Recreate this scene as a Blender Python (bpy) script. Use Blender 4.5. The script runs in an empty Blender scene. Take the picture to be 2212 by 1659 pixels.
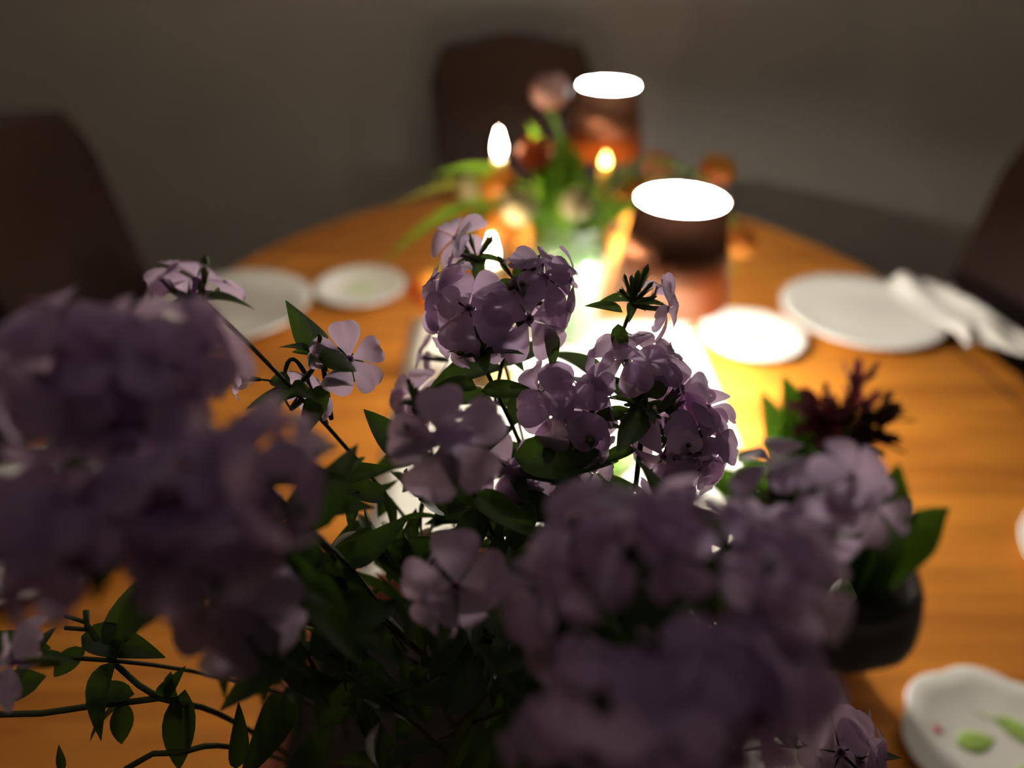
import bpy, math, random
from mathutils import Vector, Matrix, Quaternion

random.seed(11)
PI = math.pi
C = bpy.context.scene.collection
scene = bpy.context.scene

# ------------------------------------------------------------------ camera, world, exposure
TZ = 0.75                       # height of the table top above the floor
CAM_H = 0.62                    # camera above the table top
PITCH = math.radians(34.0)
FPX = 1600.0
cam_data = bpy.data.cameras.new('camera')
cam_data.sensor_width = 36.0
cam_data.lens = FPX / 2212.0 * 36.0
cam_data.clip_start = 0.01
cam_data.dof.use_dof = True
cam_data.dof.focus_distance = 0.30
cam_data.dof.aperture_fstop = 3.1
cam = bpy.data.objects.new('camera', cam_data)
C.objects.link(cam)
cam.location = (0, 0, TZ + CAM_H)
cam.rotation_euler = (PI / 2 - PITCH, 0, 0)
scene.camera = cam

world = bpy.data.worlds.new('world')
scene.world = world
world.use_nodes = True
world.node_tree.nodes['Background'].inputs[0].default_value = (0.0, 0.0, 0.0, 1)
world.node_tree.nodes['Background'].inputs[1].default_value = 0.0
scene.view_settings.view_transform = 'Standard'
scene.view_settings.look = 'None'
scene.view_settings.gamma = 1.0
scene.view_settings.exposure = 0.8
scene.view_settings.use_curve_mapping = False
scene.cycles.use_denoising = True
scene.cycles.use_adaptive_sampling = True
scene.cycles.adaptive_threshold = 0.05
scene.cycles.adaptive_min_samples = 20
scene.cycles.use_light_tree = False
scene.cycles.max_bounces = 5
scene.cycles.diffuse_bounces = 3
scene.cycles.glossy_bounces = 2
scene.cycles.transmission_bounces = 4
scene.cycles.transparent_max_bounces = 18
scene.cycles.caustics_reflective = False
scene.cycles.caustics_refractive = False

# strengths of the light the place has
E_BULB = 1150.0
E_DIFFUSER = 170.0
E_FLAME = 180.0

# ------------------------------------------------------------------ helpers
FWD = Vector((0, math.cos(PITCH), -math.sin(PITCH)))
UPV = Vector((0, math.sin(PITCH), math.cos(PITCH)))
RGT = Vector((1, 0, 0))
CAMP = Vector((0, 0, TZ + CAM_H))


def P(px, py, d):
    """point of the place seen at (px, py) of the photograph, d metres along the view axis"""
    return CAMP + (FWD + RGT * ((px - 1106.0) / FPX) - UPV * ((py - 829.5) / FPX)) * d


def N(r, u, t):
    """direction from right / up / towards-the-photographer components"""
    return (RGT * r + UPV * u - FWD * t).normalized()


def T(x, y, z=0.0):
    return Vector((x, y, TZ + z))


class MB:
    def __init__(self):
        self.v, self.f = [], []

    def add(self, vs, fs):
        o = len(self.v)
        self.v += [tuple(p) for p in vs]
        self.f += [tuple(i + o for i in q) for q in fs]

    def grid(self, rows, closed=False):
        o = len(self.v)
        n = len(rows[0])
        for r in rows:
            self.v += [tuple(p) for p in r]
        for i in range(len(rows) - 1):
            for j in range(n if closed else n - 1):
                k = (j + 1) % n
                self.f.append((o + i * n + j, o + i * n + k, o + (i + 1) * n + k, o + (i + 1) * n + j))
        return o

    def tube(self, pts, radii, n=6, caps=True):
        pts = [Vector(p) for p in pts]
        rows = []
        up = Vector((0.13, 0.31, 0.94)).normalized()
        for i, p in enumerate(pts):
            t = (pts[min(i + 1, len(pts) - 1)] - pts[max(i - 1, 0)])
            if t.length < 1e-9:
                t = Vector((0, 0, 1))
            t.normalize()
            a = t.cross(up)
            if a.length < 1e-3:
                a = t.cross(Vector((1, 0, 0)))
            a.normalize()
            b = t.cross(a)
            r = radii[i] if isinstance(radii, (list, tuple)) else radii
            rows.append([p + (a * math.cos(2 * PI * j / n) + b * math.sin(2 * PI * j / n)) * r for j in range(n)])
        o = self.grid(rows, True)
        if caps:
            self.f.append(tuple(o + j for j in range(n))[::-1])
            m = o + (len(rows) - 1) * n
            self.f.append(tuple(m + j for j in range(n)))

    def lathe(self, prof, n=48, c=(0, 0, 0), scallop=None):
        rows = []
        for (r, z) in prof:
            row = []
            for j in range(n):
                a = 2 * PI * j / n
                k = 1.0 if scallop is None else scallop(a, r)
                row.append((c[0] + r * k * math.cos(a), c[1] + r * k * math.sin(a), c[2] + z))
            rows.append(row)
        o = self.grid(rows, True)
        if prof[0][0] > 1e-6:
            self.f.append(tuple(o + j for j in range(n))[::-1])
        if prof[-1][0] > 1e-6:
            m = o + (len(rows) - 1) * n
            self.f.append(tuple(m + j for j in range(n)))

    def box(self, x0, x1, y0, y1, z0, z1):
        self.add([(x0, y0, z0), (x1, y0, z0), (x1, y1, z0), (x0, y1, z0),
                  (x0, y0, z1), (x1, y0, z1), (x1, y1, z1), (x0, y1, z1)],
                 [(3, 2, 1, 0), (4, 5, 6, 7), (0, 1, 5, 4), (1, 2, 6, 5), (2, 3, 7, 6), (3, 0, 4, 7)])

    def mesh(self, name, mat, smooth=True):
        m = bpy.data.meshes.new(name)
        m.from_pydata(self.v, [], self.f)
        m.validate()
        if smooth:
            m.polygons.foreach_set('use_smooth', [True] * len(m.polygons))
        if mat:
            m.materials.append(mat)
        m.update()
        return m

    def build(self, name, mat, parent=None, smooth=True, bevel=0.0, seg=2):
        o = obj(name, self.mesh(name, mat, smooth), parent)
        if bevel:
            b = o.modifiers.new('bevel', 'BEVEL')
            b.width = bevel
            b.segments = seg
            b.limit_method = 'ANGLE'
            b.angle_limit = math.radians(40)
        return o


def obj(name, me, parent=None, mw=None):
    o = bpy.data.objects.new(name, me)
    C.objects.link(o)
    if parent:
        o.parent = parent
    if mw is not None:
        o.matrix_local = mw
    return o


def tag(o, label=None, cat=None, group=None, kind=None):
    if label:
        o['label'] = label
    if cat:
        o['category'] = cat
    if group:
        o['group'] = group
    if kind:
        o['kind'] = kind
    return o


def thing(name, loc, label, cat, group=None, rz=0.0):
    o = bpy.data.objects.new(name, None)
    o.empty_display_size = 0.02
    C.objects.link(o)
    o.location = loc
    o.rotation_euler = (0, 0, rz)
    return tag(o, label, cat, group)


def frame(origin, z, x=None, roll=0.0):
    """matrix at origin whose local z looks along z"""
    z = Vector(z).normalized()
    x = Vector(x) if x is not None else Vector((0.3, 0.9, 0.1))
    y = z.cross(x)
    if y.length < 1e-4:
        y = z.cross(Vector((1, 0, 0)))
    y.normalize()
    x = y.cross(z).normalized()
    m = Matrix((x, y, z)).transposed().to_4x4()
    m.translation = origin
    return m @ Matrix.Rotation(roll, 4, 'Z')


def bez(a, b, c, n):
    a, b, c = Vector(a), Vector(b), Vector(c)
    return [a * (1 - t) ** 2 + b * (2 * t * (1 - t)) + c * t * t for t in [i / n for i in range(n + 1)]]


# ------------------------------------------------------------------ materials
def new_mat(name):
    m = bpy.data.materials.new(name)
    m.use_nodes = True
    nt = m.node_tree
    b = nt.nodes['Principled BSDF']
    return m, nt, b


def principled(name, col, rough=0.5, metal=0.0, noise=0.0, nscale=30.0, bump=0.0, spec=0.5, coat=0.0):
    m, nt, b = new_mat(name)
    b.inputs['Base Color'].default_value = (*col, 1)
    b.inputs['Roughness'].default_value = rough
    b.inputs['Metallic'].default_value = metal
    b.inputs['Specular IOR Level'].default_value = spec
    b.inputs['Coat Weight'].default_value = coat
    if noise or bump:
        tc = nt.nodes.new('ShaderNodeTexCoord')
        nz = nt.nodes.new('ShaderNodeTexNoise')
        nz.inputs['Scale'].default_value = nscale
        nz.inputs['Detail'].default_value = 5
        nt.links.new(tc.outputs['Object'], nz.inputs['Vector'])
        if noise:
            mx = nt.nodes.new('ShaderNodeMix')
            mx.data_type = 'RGBA'
            mx.inputs[6].default_value = (*[c * (1 - noise) for c in col], 1)
            mx.inputs[7].default_value = (*[min(1, c * (1 + noise)) for c in col], 1)
            nt.links.new(nz.outputs['Fac'], mx.inputs[0])
            nt.links.new(mx.outputs[2], b.inputs['Base Color'])
        if bump:
            bp = nt.nodes.new('ShaderNodeBump')
            bp.inputs['Strength'].default_value = bump
            bp.inputs['Distance'].default_value = 0.002
            nt.links.new(nz.outputs['Fac'], bp.inputs['Height'])
            nt.links.new(bp.outputs[0], b.inputs['Normal'])
    return m


def foliage(name, c0, c1, trans, transmix=0.45, rough=0.5, nscale=60.0, stretch=(1, 1, 1)):
    """thin plant tissue: diffuse/gloss front plus light let through from behind"""
    m, nt, b = new_mat(name)
    out = nt.nodes['Material Output']
    info = nt.nodes.new('ShaderNodeObjectInfo')
    tc = nt.nodes.new('ShaderNodeTexCoord')
    mp = nt.nodes.new('ShaderNodeMapping')
    mp.inputs['Scale'].default_value = stretch
    nz = nt.nodes.new('ShaderNodeTexNoise')
    nz.inputs['Scale'].default_value = nscale
    nz.inputs['Detail'].default_value = 4
    ad = nt.nodes.new('ShaderNodeMath')
    ad.operation = 'MULTIPLY_ADD'
    ad.inputs[1].default_value = 0.55
    mx = nt.nodes.new('ShaderNodeMix')
    mx.data_type = 'RGBA'
    mx.inputs[6].default_value = (*c0, 1)
    mx.inputs[7].default_value = (*c1, 1)
    nt.links.new(tc.outputs['Object'], mp.inputs['Vector'])
    nt.links.new(mp.outputs[0], nz.inputs['Vector'])
    sc = nt.nodes.new('ShaderNodeMath')
    sc.operation = 'MULTIPLY'
    sc.inputs[1].default_value = 0.5
    nt.links.new(nz.outputs['Fac'], sc.inputs[0])
    nt.links.new(info.outputs['Random'], ad.inputs[0])
    nt.links.new(sc.outputs[0], ad.inputs[2])
    nt.links.new(ad.outputs[0], mx.inputs[0])
    nt.links.new(mx.outputs[2], b.inputs['Base Color'])
    b.inputs['Roughness'].default_value = rough
    b.inputs['Specular IOR Level'].default_value = 0.3
    tr = nt.nodes.new('ShaderNodeBsdfTranslucent')
    tr.inputs['Color'].default_value = (*trans, 1)
    ms = nt.nodes.new('ShaderNodeMixShader')
    ms.inputs[0].default_value = transmix
    nt.links.new(b.outputs[0], ms.inputs[1])
    nt.links.new(tr.outputs[0], ms.inputs[2])
    nt.links.new(ms.outputs[0], out.inputs['Surface'])
    return m


def emission(name, col, s):
    m = bpy.data.materials.new(name)
    m.use_nodes = True
    nt = m.node_tree
    nt.nodes.clear()
    e = nt.nodes.new('ShaderNodeEmission')
    e.inputs[0].default_value = (*col, 1)
    e.inputs[1].default_value = s
    o = nt.nodes.new('ShaderNodeOutputMaterial')
    nt.links.new(e.outputs[0], o.inputs[0])
    return m


def clear_glass(name, tint=(0.97, 0.99, 0.98)):
    m = bpy.data.materials.new(name)
    m.use_nodes = True
    nt = m.node_tree
    nt.nodes.clear()
    t = nt.nodes.new('ShaderNodeBsdfTransparent')
    t.inputs[0].default_value = (*tint, 1)
    g = nt.nodes.new('ShaderNodeBsdfGlossy')
    g.inputs['Roughness'].default_value = 0.03
    lw = nt.nodes.new('ShaderNodeLayerWeight')
    lw.inputs[0].default_value = 0.5
    pw = nt.nodes.new('ShaderNodeMath'); pw.operation = 'POWER'; pw.inputs[1].default_value = 4.0
    fr = nt.nodes.new('ShaderNodeMath'); fr.operation = 'MULTIPLY_ADD'; fr.inputs[1].default_value = 0.6; fr.inputs[2].default_value = 0.04
    nt.links.new(lw.outputs['Facing'], pw.inputs[0]); nt.links.new(pw.outputs[0], fr.inputs[0])
    ms = nt.nodes.new('ShaderNodeMixShader')
    o = nt.nodes.new('ShaderNodeOutputMaterial')
    nt.links.new(fr.outputs[0], ms.inputs[0])
    nt.links.new(t.outputs[0], ms.inputs[1])
    nt.links.new(g.outputs[0], ms.inputs[2])
    nt.links.new(ms.outputs[0], o.inputs[0])
    return m


def wood(name, dark, light, scale=(1.3, 16, 16), rough=0.36, coat=0.25, sheen=0.0):
    m, nt, b = new_mat(name)
    tc = nt.nodes.new('ShaderNodeTexCoord')
    mp = nt.nodes.new('ShaderNodeMapping')
    mp.inputs['Scale'].default_value = scale
    n1 = nt.nodes.new('ShaderNodeTexNoise')
    n1.inputs['Scale'].default_value = 2.2
    n1.inputs['Detail'].default_value = 8
    n1.inputs['Distortion'].default_value = 0.6
    rp = nt.nodes.new('ShaderNodeValToRGB')
    rp.color_ramp.elements[0].position = 0.30
    rp.color_ramp.elements[0].color = (*dark, 1)
    rp.color_ramp.elements[1].position = 0.62
    rp.color_ramp.elements[1].color = (*light, 1)
    nt.links.new(tc.outputs['Object'], mp.inputs['Vector'])
    nt.links.new(mp.outputs[0], n1.inputs['Vector'])
    nt.links.new(n1.outputs['Fac'], rp.inputs[0])
    nt.links.new(rp.outputs[0], b.inputs['Base Color'])
    bp = nt.nodes.new('ShaderNodeBump')
    bp.inputs['Strength'].default_value = 0.08
    bp.inputs['Distance'].default_value = 0.001
    nt.links.new(n1.outputs['Fac'], bp.inputs['Height'])
    nt.links.new(bp.outputs[0], b.inputs['Normal'])
    b.inputs['Roughness'].default_value = rough
    b.inputs['Coat Weight'].default_value = coat
    b.inputs['Coat Roughness'].default_value = 0.25
    b.inputs['Metallic'].default_value = sheen      # the coloured glance of oiled grain
    return m


M = {}
M['wall'] = principled('wall_paint', (0.50, 0.465, 0.425), 0.9, noise=0.05, nscale=6, bump=0.05)
M['ceiling'] = principled('ceiling_paint', (0.72, 0.70, 0.66), 0.9, noise=0.03, nscale=8)
M['trim'] = principled('trim_paint', (0.60, 0.56, 0.50), 0.5, noise=0.03)
M['floor'] = wood('floor_wood', (0.05, 0.022, 0.010), (0.11, 0.05, 0.022), (10, 1.2, 10))
M['table'] = wood('table_wood', (0.46, 0.150, 0.016), (0.78, 0.295, 0.034), rough=0.54, coat=0.12, sheen=0.5)
M['table_dark'] = wood('dark_table_wood', (0.05, 0.016, 0.005), (0.10, 0.034, 0.010))
M['runner'] = principled('white_linen', (0.80, 0.78, 0.72), 0.9, noise=0.04, nscale=400, bump=0.25)
M['napkin'] = principled('napkin_cotton', (0.72, 0.70, 0.66), 0.9, noise=0.04, nscale=300, bump=0.2)
M['porcelain'] = principled('white_porcelain', (0.80, 0.79, 0.74), 0.22, noise=0.02, coat=0.3)
M['print_green'] = principled('leaf_green_glaze', (0.32, 0.48, 0.10), 0.3, noise=0.25, nscale=120)
M['print_pale'] = principled('pale_green_glaze', (0.50, 0.63, 0.36), 0.3, noise=0.15, nscale=120)
M['print_red'] = principled('red_glaze', (0.55, 0.10, 0.12), 0.3, noise=0.1)
M['copper'] = principled('brushed_copper', (0.38, 0.175, 0.11), 0.42, 1.0, noise=0.06, nscale=80)
_nt = M['copper'].node_tree
_tg = _nt.nodes.new('ShaderNodeTangent'); _tg.direction_type = 'RADIAL'; _tg.axis = 'Z'
_nt.nodes['Principled BSDF'].inputs['Anisotropic'].default_value = 0.75
_nt.links.new(_tg.outputs[0], _nt.nodes['Principled BSDF'].inputs['Tangent'])
M['lining'] = principled('white_enamel', (0.82, 0.80, 0.76), 0.5, noise=0.02)
M['diffuser'] = emission('lit_diffuser', (1.0, 0.95, 0.86), E_DIFFUSER)
M['bulb'] = emission('lit_bulb', (1.0, 0.93, 0.80), E_BULB)
M['bulb_dim'] = emission('lit_bulb_dimmed', (1.0, 0.93, 0.80), E_BULB * 0.05)
M['flame'] = emission('flame', (1.0, 0.74, 0.48), E_FLAME)
M['flame_low'] = emission('low_flame', (1.0, 0.62, 0.13), 14.0)
M['wick'] = principled('wick', (0.02, 0.018, 0.015), 0.9, noise=0.2)
M['wax'] = foliage('ivory_wax', (0.80, 0.74, 0.58), (0.84, 0.78, 0.62), (0.9, 0.75, 0.45), 0.3, 0.5, 8)
M['wax_yellow'] = foliage('yellow_wax', (0.85, 0.62, 0.12), (0.88, 0.66, 0.16), (0.95, 0.65, 0.10), 0.35, 0.5, 8)
M['brass'] = principled('brass', (0.72, 0.48, 0.18), 0.3, 1.0, noise=0.05)
M['glass'] = clear_glass('vase_glass')
M['water'] = foliage('refraction_pale_water', (0.62, 0.72, 0.58), (0.66, 0.76, 0.62), (0.80, 0.90, 0.76), 0.6, 0.1, 10)  # pale diffuse colour stands in for bright linen refracted through the water
_nt = M['water'].node_tree; _o = _nt.nodes['Material Output']; _src = _o.inputs['Surface'].links[0].from_socket
_tp = _nt.nodes.new('ShaderNodeBsdfTransparent'); _tp.inputs[0].default_value = (0.92, 0.98, 0.92, 1)
_mx = _nt.nodes.new('ShaderNodeMixShader'); _mx.inputs[0].default_value = 0.5
_nt.links.new(_src, _mx.inputs[1]); _nt.links.new(_tp.outputs[0], _mx.inputs[2]); _nt.links.new(_mx.outputs[0], _o.inputs['Surface'])
M['chair'] = principled('brown_leather', (0.030, 0.012, 0.009), 0.6, noise=0.25, nscale=25, bump=0.15)
M['chair_wood'] = wood('chair_wood', (0.03, 0.012, 0.006), (0.06, 0.022, 0.010), (14, 14, 2))
M['terracotta'] = principled('terracotta', (0.38, 0.105, 0.055), 0.8, noise=0.2, nscale=40, bump=0.2)
M['soil'] = principled('soil', (0.022, 0.015, 0.010), 0.95, noise=0.5, nscale=120, bump=0.8)
M['dark_pot'] = principled('dark_pot_glaze', (0.022, 0.016, 0.013), 0.75, noise=0.5, nscale=35, bump=0.4)
M['pale_pot'] = principled('pale_pot_glaze', (0.62, 0.62, 0.54), 0.4, noise=0.06)
M['phlox'] = foliage('phlox_petal', (0.18, 0.13, 0.24), (0.28, 0.20, 0.34), (0.82, 0.60, 0.82), 0.62, 0.55, 26, (0.6, 5, 1))
M['phlox_tube'] = foliage('phlox_tube', (0.20, 0.10, 0.24), (0.28, 0.14, 0.30), (0.30, 0.14, 0.26), 0.3, 0.6, 60)
M['phlox_bud'] = foliage('phlox_bud', (0.12, 0.06, 0.16), (0.18, 0.10, 0.2), (0.20, 0.09, 0.2), 0.3, 0.6, 60)
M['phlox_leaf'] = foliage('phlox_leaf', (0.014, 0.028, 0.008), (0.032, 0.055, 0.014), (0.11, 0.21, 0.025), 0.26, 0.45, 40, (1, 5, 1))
M['phlox_stem'] = foliage('phlox_stem', (0.040, 0.045, 0.016), (0.075, 0.080, 0.03), (0.12, 0.15, 0.03), 0.15, 0.6, 80)
M['calyx'] = foliage('phlox_calyx', (0.035, 0.05, 0.014), (0.07, 0.08, 0.025), (0.20, 0.28, 0.06), 0.3, 0.6, 80)
M['bulb_leaf'] = foliage('hyacinth_leaf', (0.018, 0.045, 0.008), (0.04, 0.085, 0.014), (0.17, 0.42, 0.03), 0.32, 0.4, 30, (1, 8, 1))
M['withered'] = foliage('withered_floret', (0.10, 0.022, 0.032), (0.20, 0.045, 0.07), (0.34, 0.08, 0.12), 0.32, 0.7, 60)
M['withered_dry'] = foliage('dry_floret', (0.035, 0.018, 0.014), (0.07, 0.035, 0.025), (0.12, 0.05, 0.03), 0.25, 0.8, 60)
M['tulip_leaf'] = foliage('tulip_leaf', (0.10, 0.24, 0.03), (0.20, 0.36, 0.05), (0.26, 0.52, 0.04), 0.42, 0.45, 20, (1, 8, 1))
M['tulip_leaf_old'] = foliage('yellowing_tulip_leaf', (0.26, 0.30, 0.05), (0.38, 0.40, 0.08), (0.42, 0.45, 0.06), 0.42, 0.5, 20, (1, 8, 1))
M['tulip_stem'] = foliage('tulip_stem', (0.16, 0.32, 0.06), (0.22, 0.42, 0.08), (0.30, 0.55, 0.08), 0.3, 0.45, 30)


def tulip_mat(name, base, edge):
    """petal colour runs from base at the claw to edge at the tip, along the petal itself"""
    m, nt, b = new_mat(name)
    out = nt.nodes['Material Output']
    tc = nt.nodes.new('ShaderNodeTexCoord')
    sp = nt.nodes.new('ShaderNodeSeparateXYZ')
    mr = nt.nodes.new('ShaderNodeMapRange')
    mr.inputs[1].default_value = 0.0
    mr.inputs[2].default_value = 0.05
    mx = nt.nodes.new('ShaderNodeMix')
    mx.data_type = 'RGBA'
    mx.inputs[6].default_value = (*base, 1)
    mx.inputs[7].default_value = (*edge, 1)
    nt.links.new(tc.outputs['Object'], sp.inputs[0])
    nt.links.new(sp.outputs['X'], mr.inputs[0])
    nt.links.new(mr.outputs[0], mx.inputs[0])
    nt.links.new(mx.outputs[2], b.inputs['Base Color'])
    b.inputs['Roughness'].default_value = 0.45
    tr = nt.nodes.new('ShaderNodeBsdfTranslucent')
    nt.links.new(mx.outputs[2], tr.inputs['Color'])
    ms = nt.nodes.new('ShaderNodeMixShader')
    ms.inputs[0].default_value = 0.45
    nt.links.new(b.outputs[0], ms.inputs[1])
    nt.links.new(tr.outputs[0], ms.inputs[2])
    nt.links.new(ms.outputs[0], out.inputs['Surface'])
    return m


# ------------------------------------------------------------------ the room
def struct(name, mb, mat, smooth=False):
    o = mb.build(name, mat, None, smooth)
    o['kind'] = 'structure'
    return o


RX0, RX1, RY0, RY1, RH = -2.1, 2.2, -3.2, 2.45, 2.45
mb = MB(); mb.box(RX0, RX1, RY0, RY1, -0.1, 0.0); struct('floor', mb, M['floor'])
mb = MB(); mb.box(RX0, RX1, RY0, RY1, RH, RH + 0.1); struct('ceiling', mb, M['ceiling'])
mb = MB(); mb.box(RX0 - 0.1, RX1 + 0.1, RY1, RY1 + 0.1, -0.1, RH + 0.1); struct('wall_back', mb, M['wall'])
mb = MB(); mb.box(RX0 - 0.1, RX1 + 0.1, RY0 - 0.1, RY0, -0.1, RH + 0.1); struct('wall_front', mb, M['wall'])
mb = MB(); mb.box(RX0 - 0.1, RX0, RY0, RY1, -0.1, RH + 0.1); struct('wall_left', mb, M['wall'])
mb = MB(); mb.box(RX1, RX1 + 0.1, RY0, RY1, -0.1, RH + 0.1); struct('wall_right', mb, M['wall'])
mb = MB(); mb.box(RX0, RX1, RY1 - 0.014, RY1, 0.0, 0.11); struct('baseboard_back', mb, M['trim'])
mb = MB(); mb.box(RX0, RX0 + 0.014, RY0, RY1 - 0.014, 0.0, 0.11); struct('baseboard_left', mb, M['trim'])
mb = MB(); mb.box(RX1 - 0.014, RX1, RY0, RY1 - 0.014, 0.0, 0.11); struct('baseboard_right', mb, M['trim'])

# ------------------------------------------------------------------ dining table (oval, crosswise grain, dark line inlaid along the edge)
TCX, TCY, TA, TB, TN = 0.07, 0.74, 0.715, 1.02, 2.3
def oval(inset, n=96):
    pts = []
    for j in range(n):
        a = 2 * PI * j / n
        ca, sa = math.cos(a), math.sin(a)
        pts.append(((TA - inset) * math.copysign(abs(ca) ** (2 / TN), ca), (TB - inset) * math.copysign(abs(sa) ** (2 / TN), sa)))
    return pts
def oval_rows(spec):
    return [[(x, y, z) for (x, y) in oval(i)] for (i, z) in spec]

table = thing('dining_table', (TCX, TCY, 0), 'large oval dining table of glossy orange brown wood', 'table')
mb = MB()
rows = oval_rows([(0.056, TZ - 0.028), (0.056, TZ)])
o = mb.grid(rows, True); n = 96
mb.f.append(tuple(o + n + j for j in range(n))); mb.f.append(tuple(o + j for j in range(n))[::-1])
mb.build('tabletop', M['table'], table, False)
mb = MB(); mb.grid(oval_rows([(0.056, TZ - 0.028), (0.056, TZ - 0.0012), (0.046, TZ - 0.0012), (0.046, TZ - 0.028)]), True)
mb.build('inlay_line', M['table_dark'], table, False)
mb = MB(); mb.grid(oval_rows([(0.046, TZ - 0.028), (0.046, TZ), (0.006, TZ), (0.0, TZ - 0.006), (0.0, TZ - 0.022), (0.008, TZ - 0.028), (0.046, TZ - 0.028)]), True)
mb.build('edge_band', M['table'], table, False)
mb = MB(); mb.grid(oval_rows([(0.10, TZ - 0.028), (0.10, TZ - 0.11), (0.12, TZ - 0.11), (0.12, TZ - 0.028)]), True)
mb.build('apron', M['table_dark'], table, False)
for sx in (-1, 1):
    for sy in (-1, 1):
        mb = MB()
        mb.lathe([(0.020, 0.0), (0.026, 0.02), (0.022, 0.06), (0.030, 0.25), (0.040, 0.48), (0.030, 0.52), (0.044, 0.56), (0.044, TZ - 0.029)], 20,
                 (sx * 0.30, sy * 0.55, 0))
        mb.build('leg', M['table_dark'], table)

# table runner: linen strip, hemmed
mb = MB()
RX_0, RX_1, RYA, RYB = -0.168, 0.302, 0.02, 1.115
rows = []
for i in range(45):
    y = RYA + (RYB - RYA) * i / 44
    rows.append([(RX_0 + (RX_1 - RX_0) * j / 16, y, TZ + 0.0016 + 0.0008 * math.sin(i * 1.9 + j * 0.7) * math.sin(j * 1.1)) for j in range(17)])
mb.grid(rows)
runner = mb.build('table_runner', M['runner'])
s = runner.modifiers.new('thickness', 'SOLIDIFY'); s.thickness = 0.0012; s.offset = 1
tag(runner, 'white linen table runner lying along the middle of the table', 'table runner')

# ------------------------------------------------------------------ chairs: solid upholstered backs with a camel-back top
def chair(name, label, loc, rz):
    t = thing(name, loc, label, 'chair', 'camel-back chairs around the table', rz)
    W, ZB, ZT = 0.215, 0.50, 1.025      # half width, back from the seat to the shoulder
    # backrest outline (x across, z up), front faces -y
    prof = []
    for k in range(41):
        s = -1 + 2 * k / 40
        z = ZT + 0.028 * (math.cos(s * PI) * 0.5 + 0.5) - 0.0 * abs(s)
        z -= 0.085 * max(0, (abs(s) - 0.78) / 0.22) ** 2.2
        prof.append((s * W, z))
    def lean(z):
        return 0.20 + 0.155 * (z - 0.45)
    mb = MB()
    th = 0.032
    rings = []
    for (off, ins) in ((-th, 0.007), (-th + 0.007, 0.0), (th - 0.007, 0.0), (th, 0.007)):
        rings.append([])
        for (x, z) in prof:
            rings[-1].append((x * (W - ins) / W, lean(z - ins) + off, z - ins))
        for k in range(12):
            zz = (ZT - 0.085) * (1 - k / 11) + ZB * (k / 11)
            zz = min(zz, ZT - 0.09)
            rings[-1].append((W * (1 - 0.10 * (k / 11)) - ins, lean(zz) + off, zz))
        for k in range(12):
            zz = (ZT - 0.085) * (k / 11) + ZB * (1 - k / 11)
            zz = min(zz, ZT - 0.09)
            rings[-1].append((-W * (1 - 0.10 * (1 - k / 11)) + ins, lean(zz) + off, zz))
    o = mb.grid(rings, True)
    n = len(rings[0])
    mb.f.append(tuple(o + j for j in range(n)))
    mb.f.append(tuple(o + 3 * n + j for j in range(n))[::-1])
    mb.build('backrest', M['chair'], t, False)
    mb = MB(); mb.box(-0.225, 0.225, -0.22, 0.23, 0.41, 0.495)
    mb.build('seat', M['chair'], t, False, 0.025, 4)
    mb = MB(); mb.box(-0.205, 0.205, -0.20, 0.21, 0.35, 0.409)
    mb.build('seat_rail', M['chair_wood'], t, False, 0.004)
    for sx in (-1, 1):
        mb = MB(); mb.tube([(sx * 0.18, -0.18, 0), (sx * 0.18, -0.18, 0.349)], [0.016, 0.024], 10)
        mb.build('leg', M['chair_wood'], t)
        mb = MB(); mb.tube([(sx * 0.18, 0.25, 0), (sx * 0.18, 0.205, 0.20), (sx * 0.18, 0.19, 0.349)], [0.016, 0.020, 0.024], 10)
        mb.build('leg', M['chair_wood'], t)
    return t

chair('dining_chair', 'dark brown camel-back chair at the far end of the table', (0.0, 1.80, 0), 0.0)
chair('dining_chair', 'dark brown chair by the left dinner plates, cut off by the picture edge', (-0.565, 1.235, 0), PI / 2)
chair('dining_chair', 'dark brown chair behind the crumpled napkin on the right', (0.66, 1.14, 0), -PI / 2)

# ------------------------------------------------------------------ plates and bowls
def leaf_decal(L, W, mat, name, parent, mw, n=8, surf=None):
    mb = MB()
    rows = []
    for i in range(n + 1):
        u = i / n
        w = W * 0.5 * math.sin(PI * u ** 0.8) ** 0.9
        r = []
        for v in (-1, -0.5, 0, 0.5, 1):
            p = mw @ Vector((L * u - L / 2, w * v, 0))
            z = surf(math.hypot(p.x, p.y)) if surf else p.z
            r.append((p.x, p.y, z))
        rows.append(r)
    mb.grid(rows)
    o = mb.build(name, mat, parent)
    s = o.modifiers.new('thickness', 'SOLIDIFY'); s.thickness = 0.0004; s.offset = 1
    return o


def plate(name, label, x, y, R, depth, group, scal=None, base=0.0, cat='plate'):
    t = thing(name, T(x, y, base), label, cat, group)
    prof = [(0.0, 0.003), (R * 0.52, 0.003), (R * 0.60, 0.0), (R * 0.63, 0.004), (R * 0.80, depth * 0.55), (R, depth), (R + 0.0015, depth + 0.0018),
            (R - 0.001, depth + 0.003), (R * 0.80, depth * 0.55 + 0.004), (R * 0.62, 0.0085), (R * 0.50, 0.0070), (0.0, 0.0070)]
    mb = MB()
    mb.lathe(prof, 96, (0, 0, 0), scal)
    mb.build('dish', M['porcelain'], t)
    def surf(r):
        pts = prof[7:][::-1]
        for (a, b) in zip(pts, pts[1:]):
            if a[0] <= r <= b[0]:
                return a[1] + (b[1] - a[1]) * (r - a[0]) / max(1e-6, b[0] - a[0]) + 0.0004
        return pts[-1][1]
    return t, surf

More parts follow.
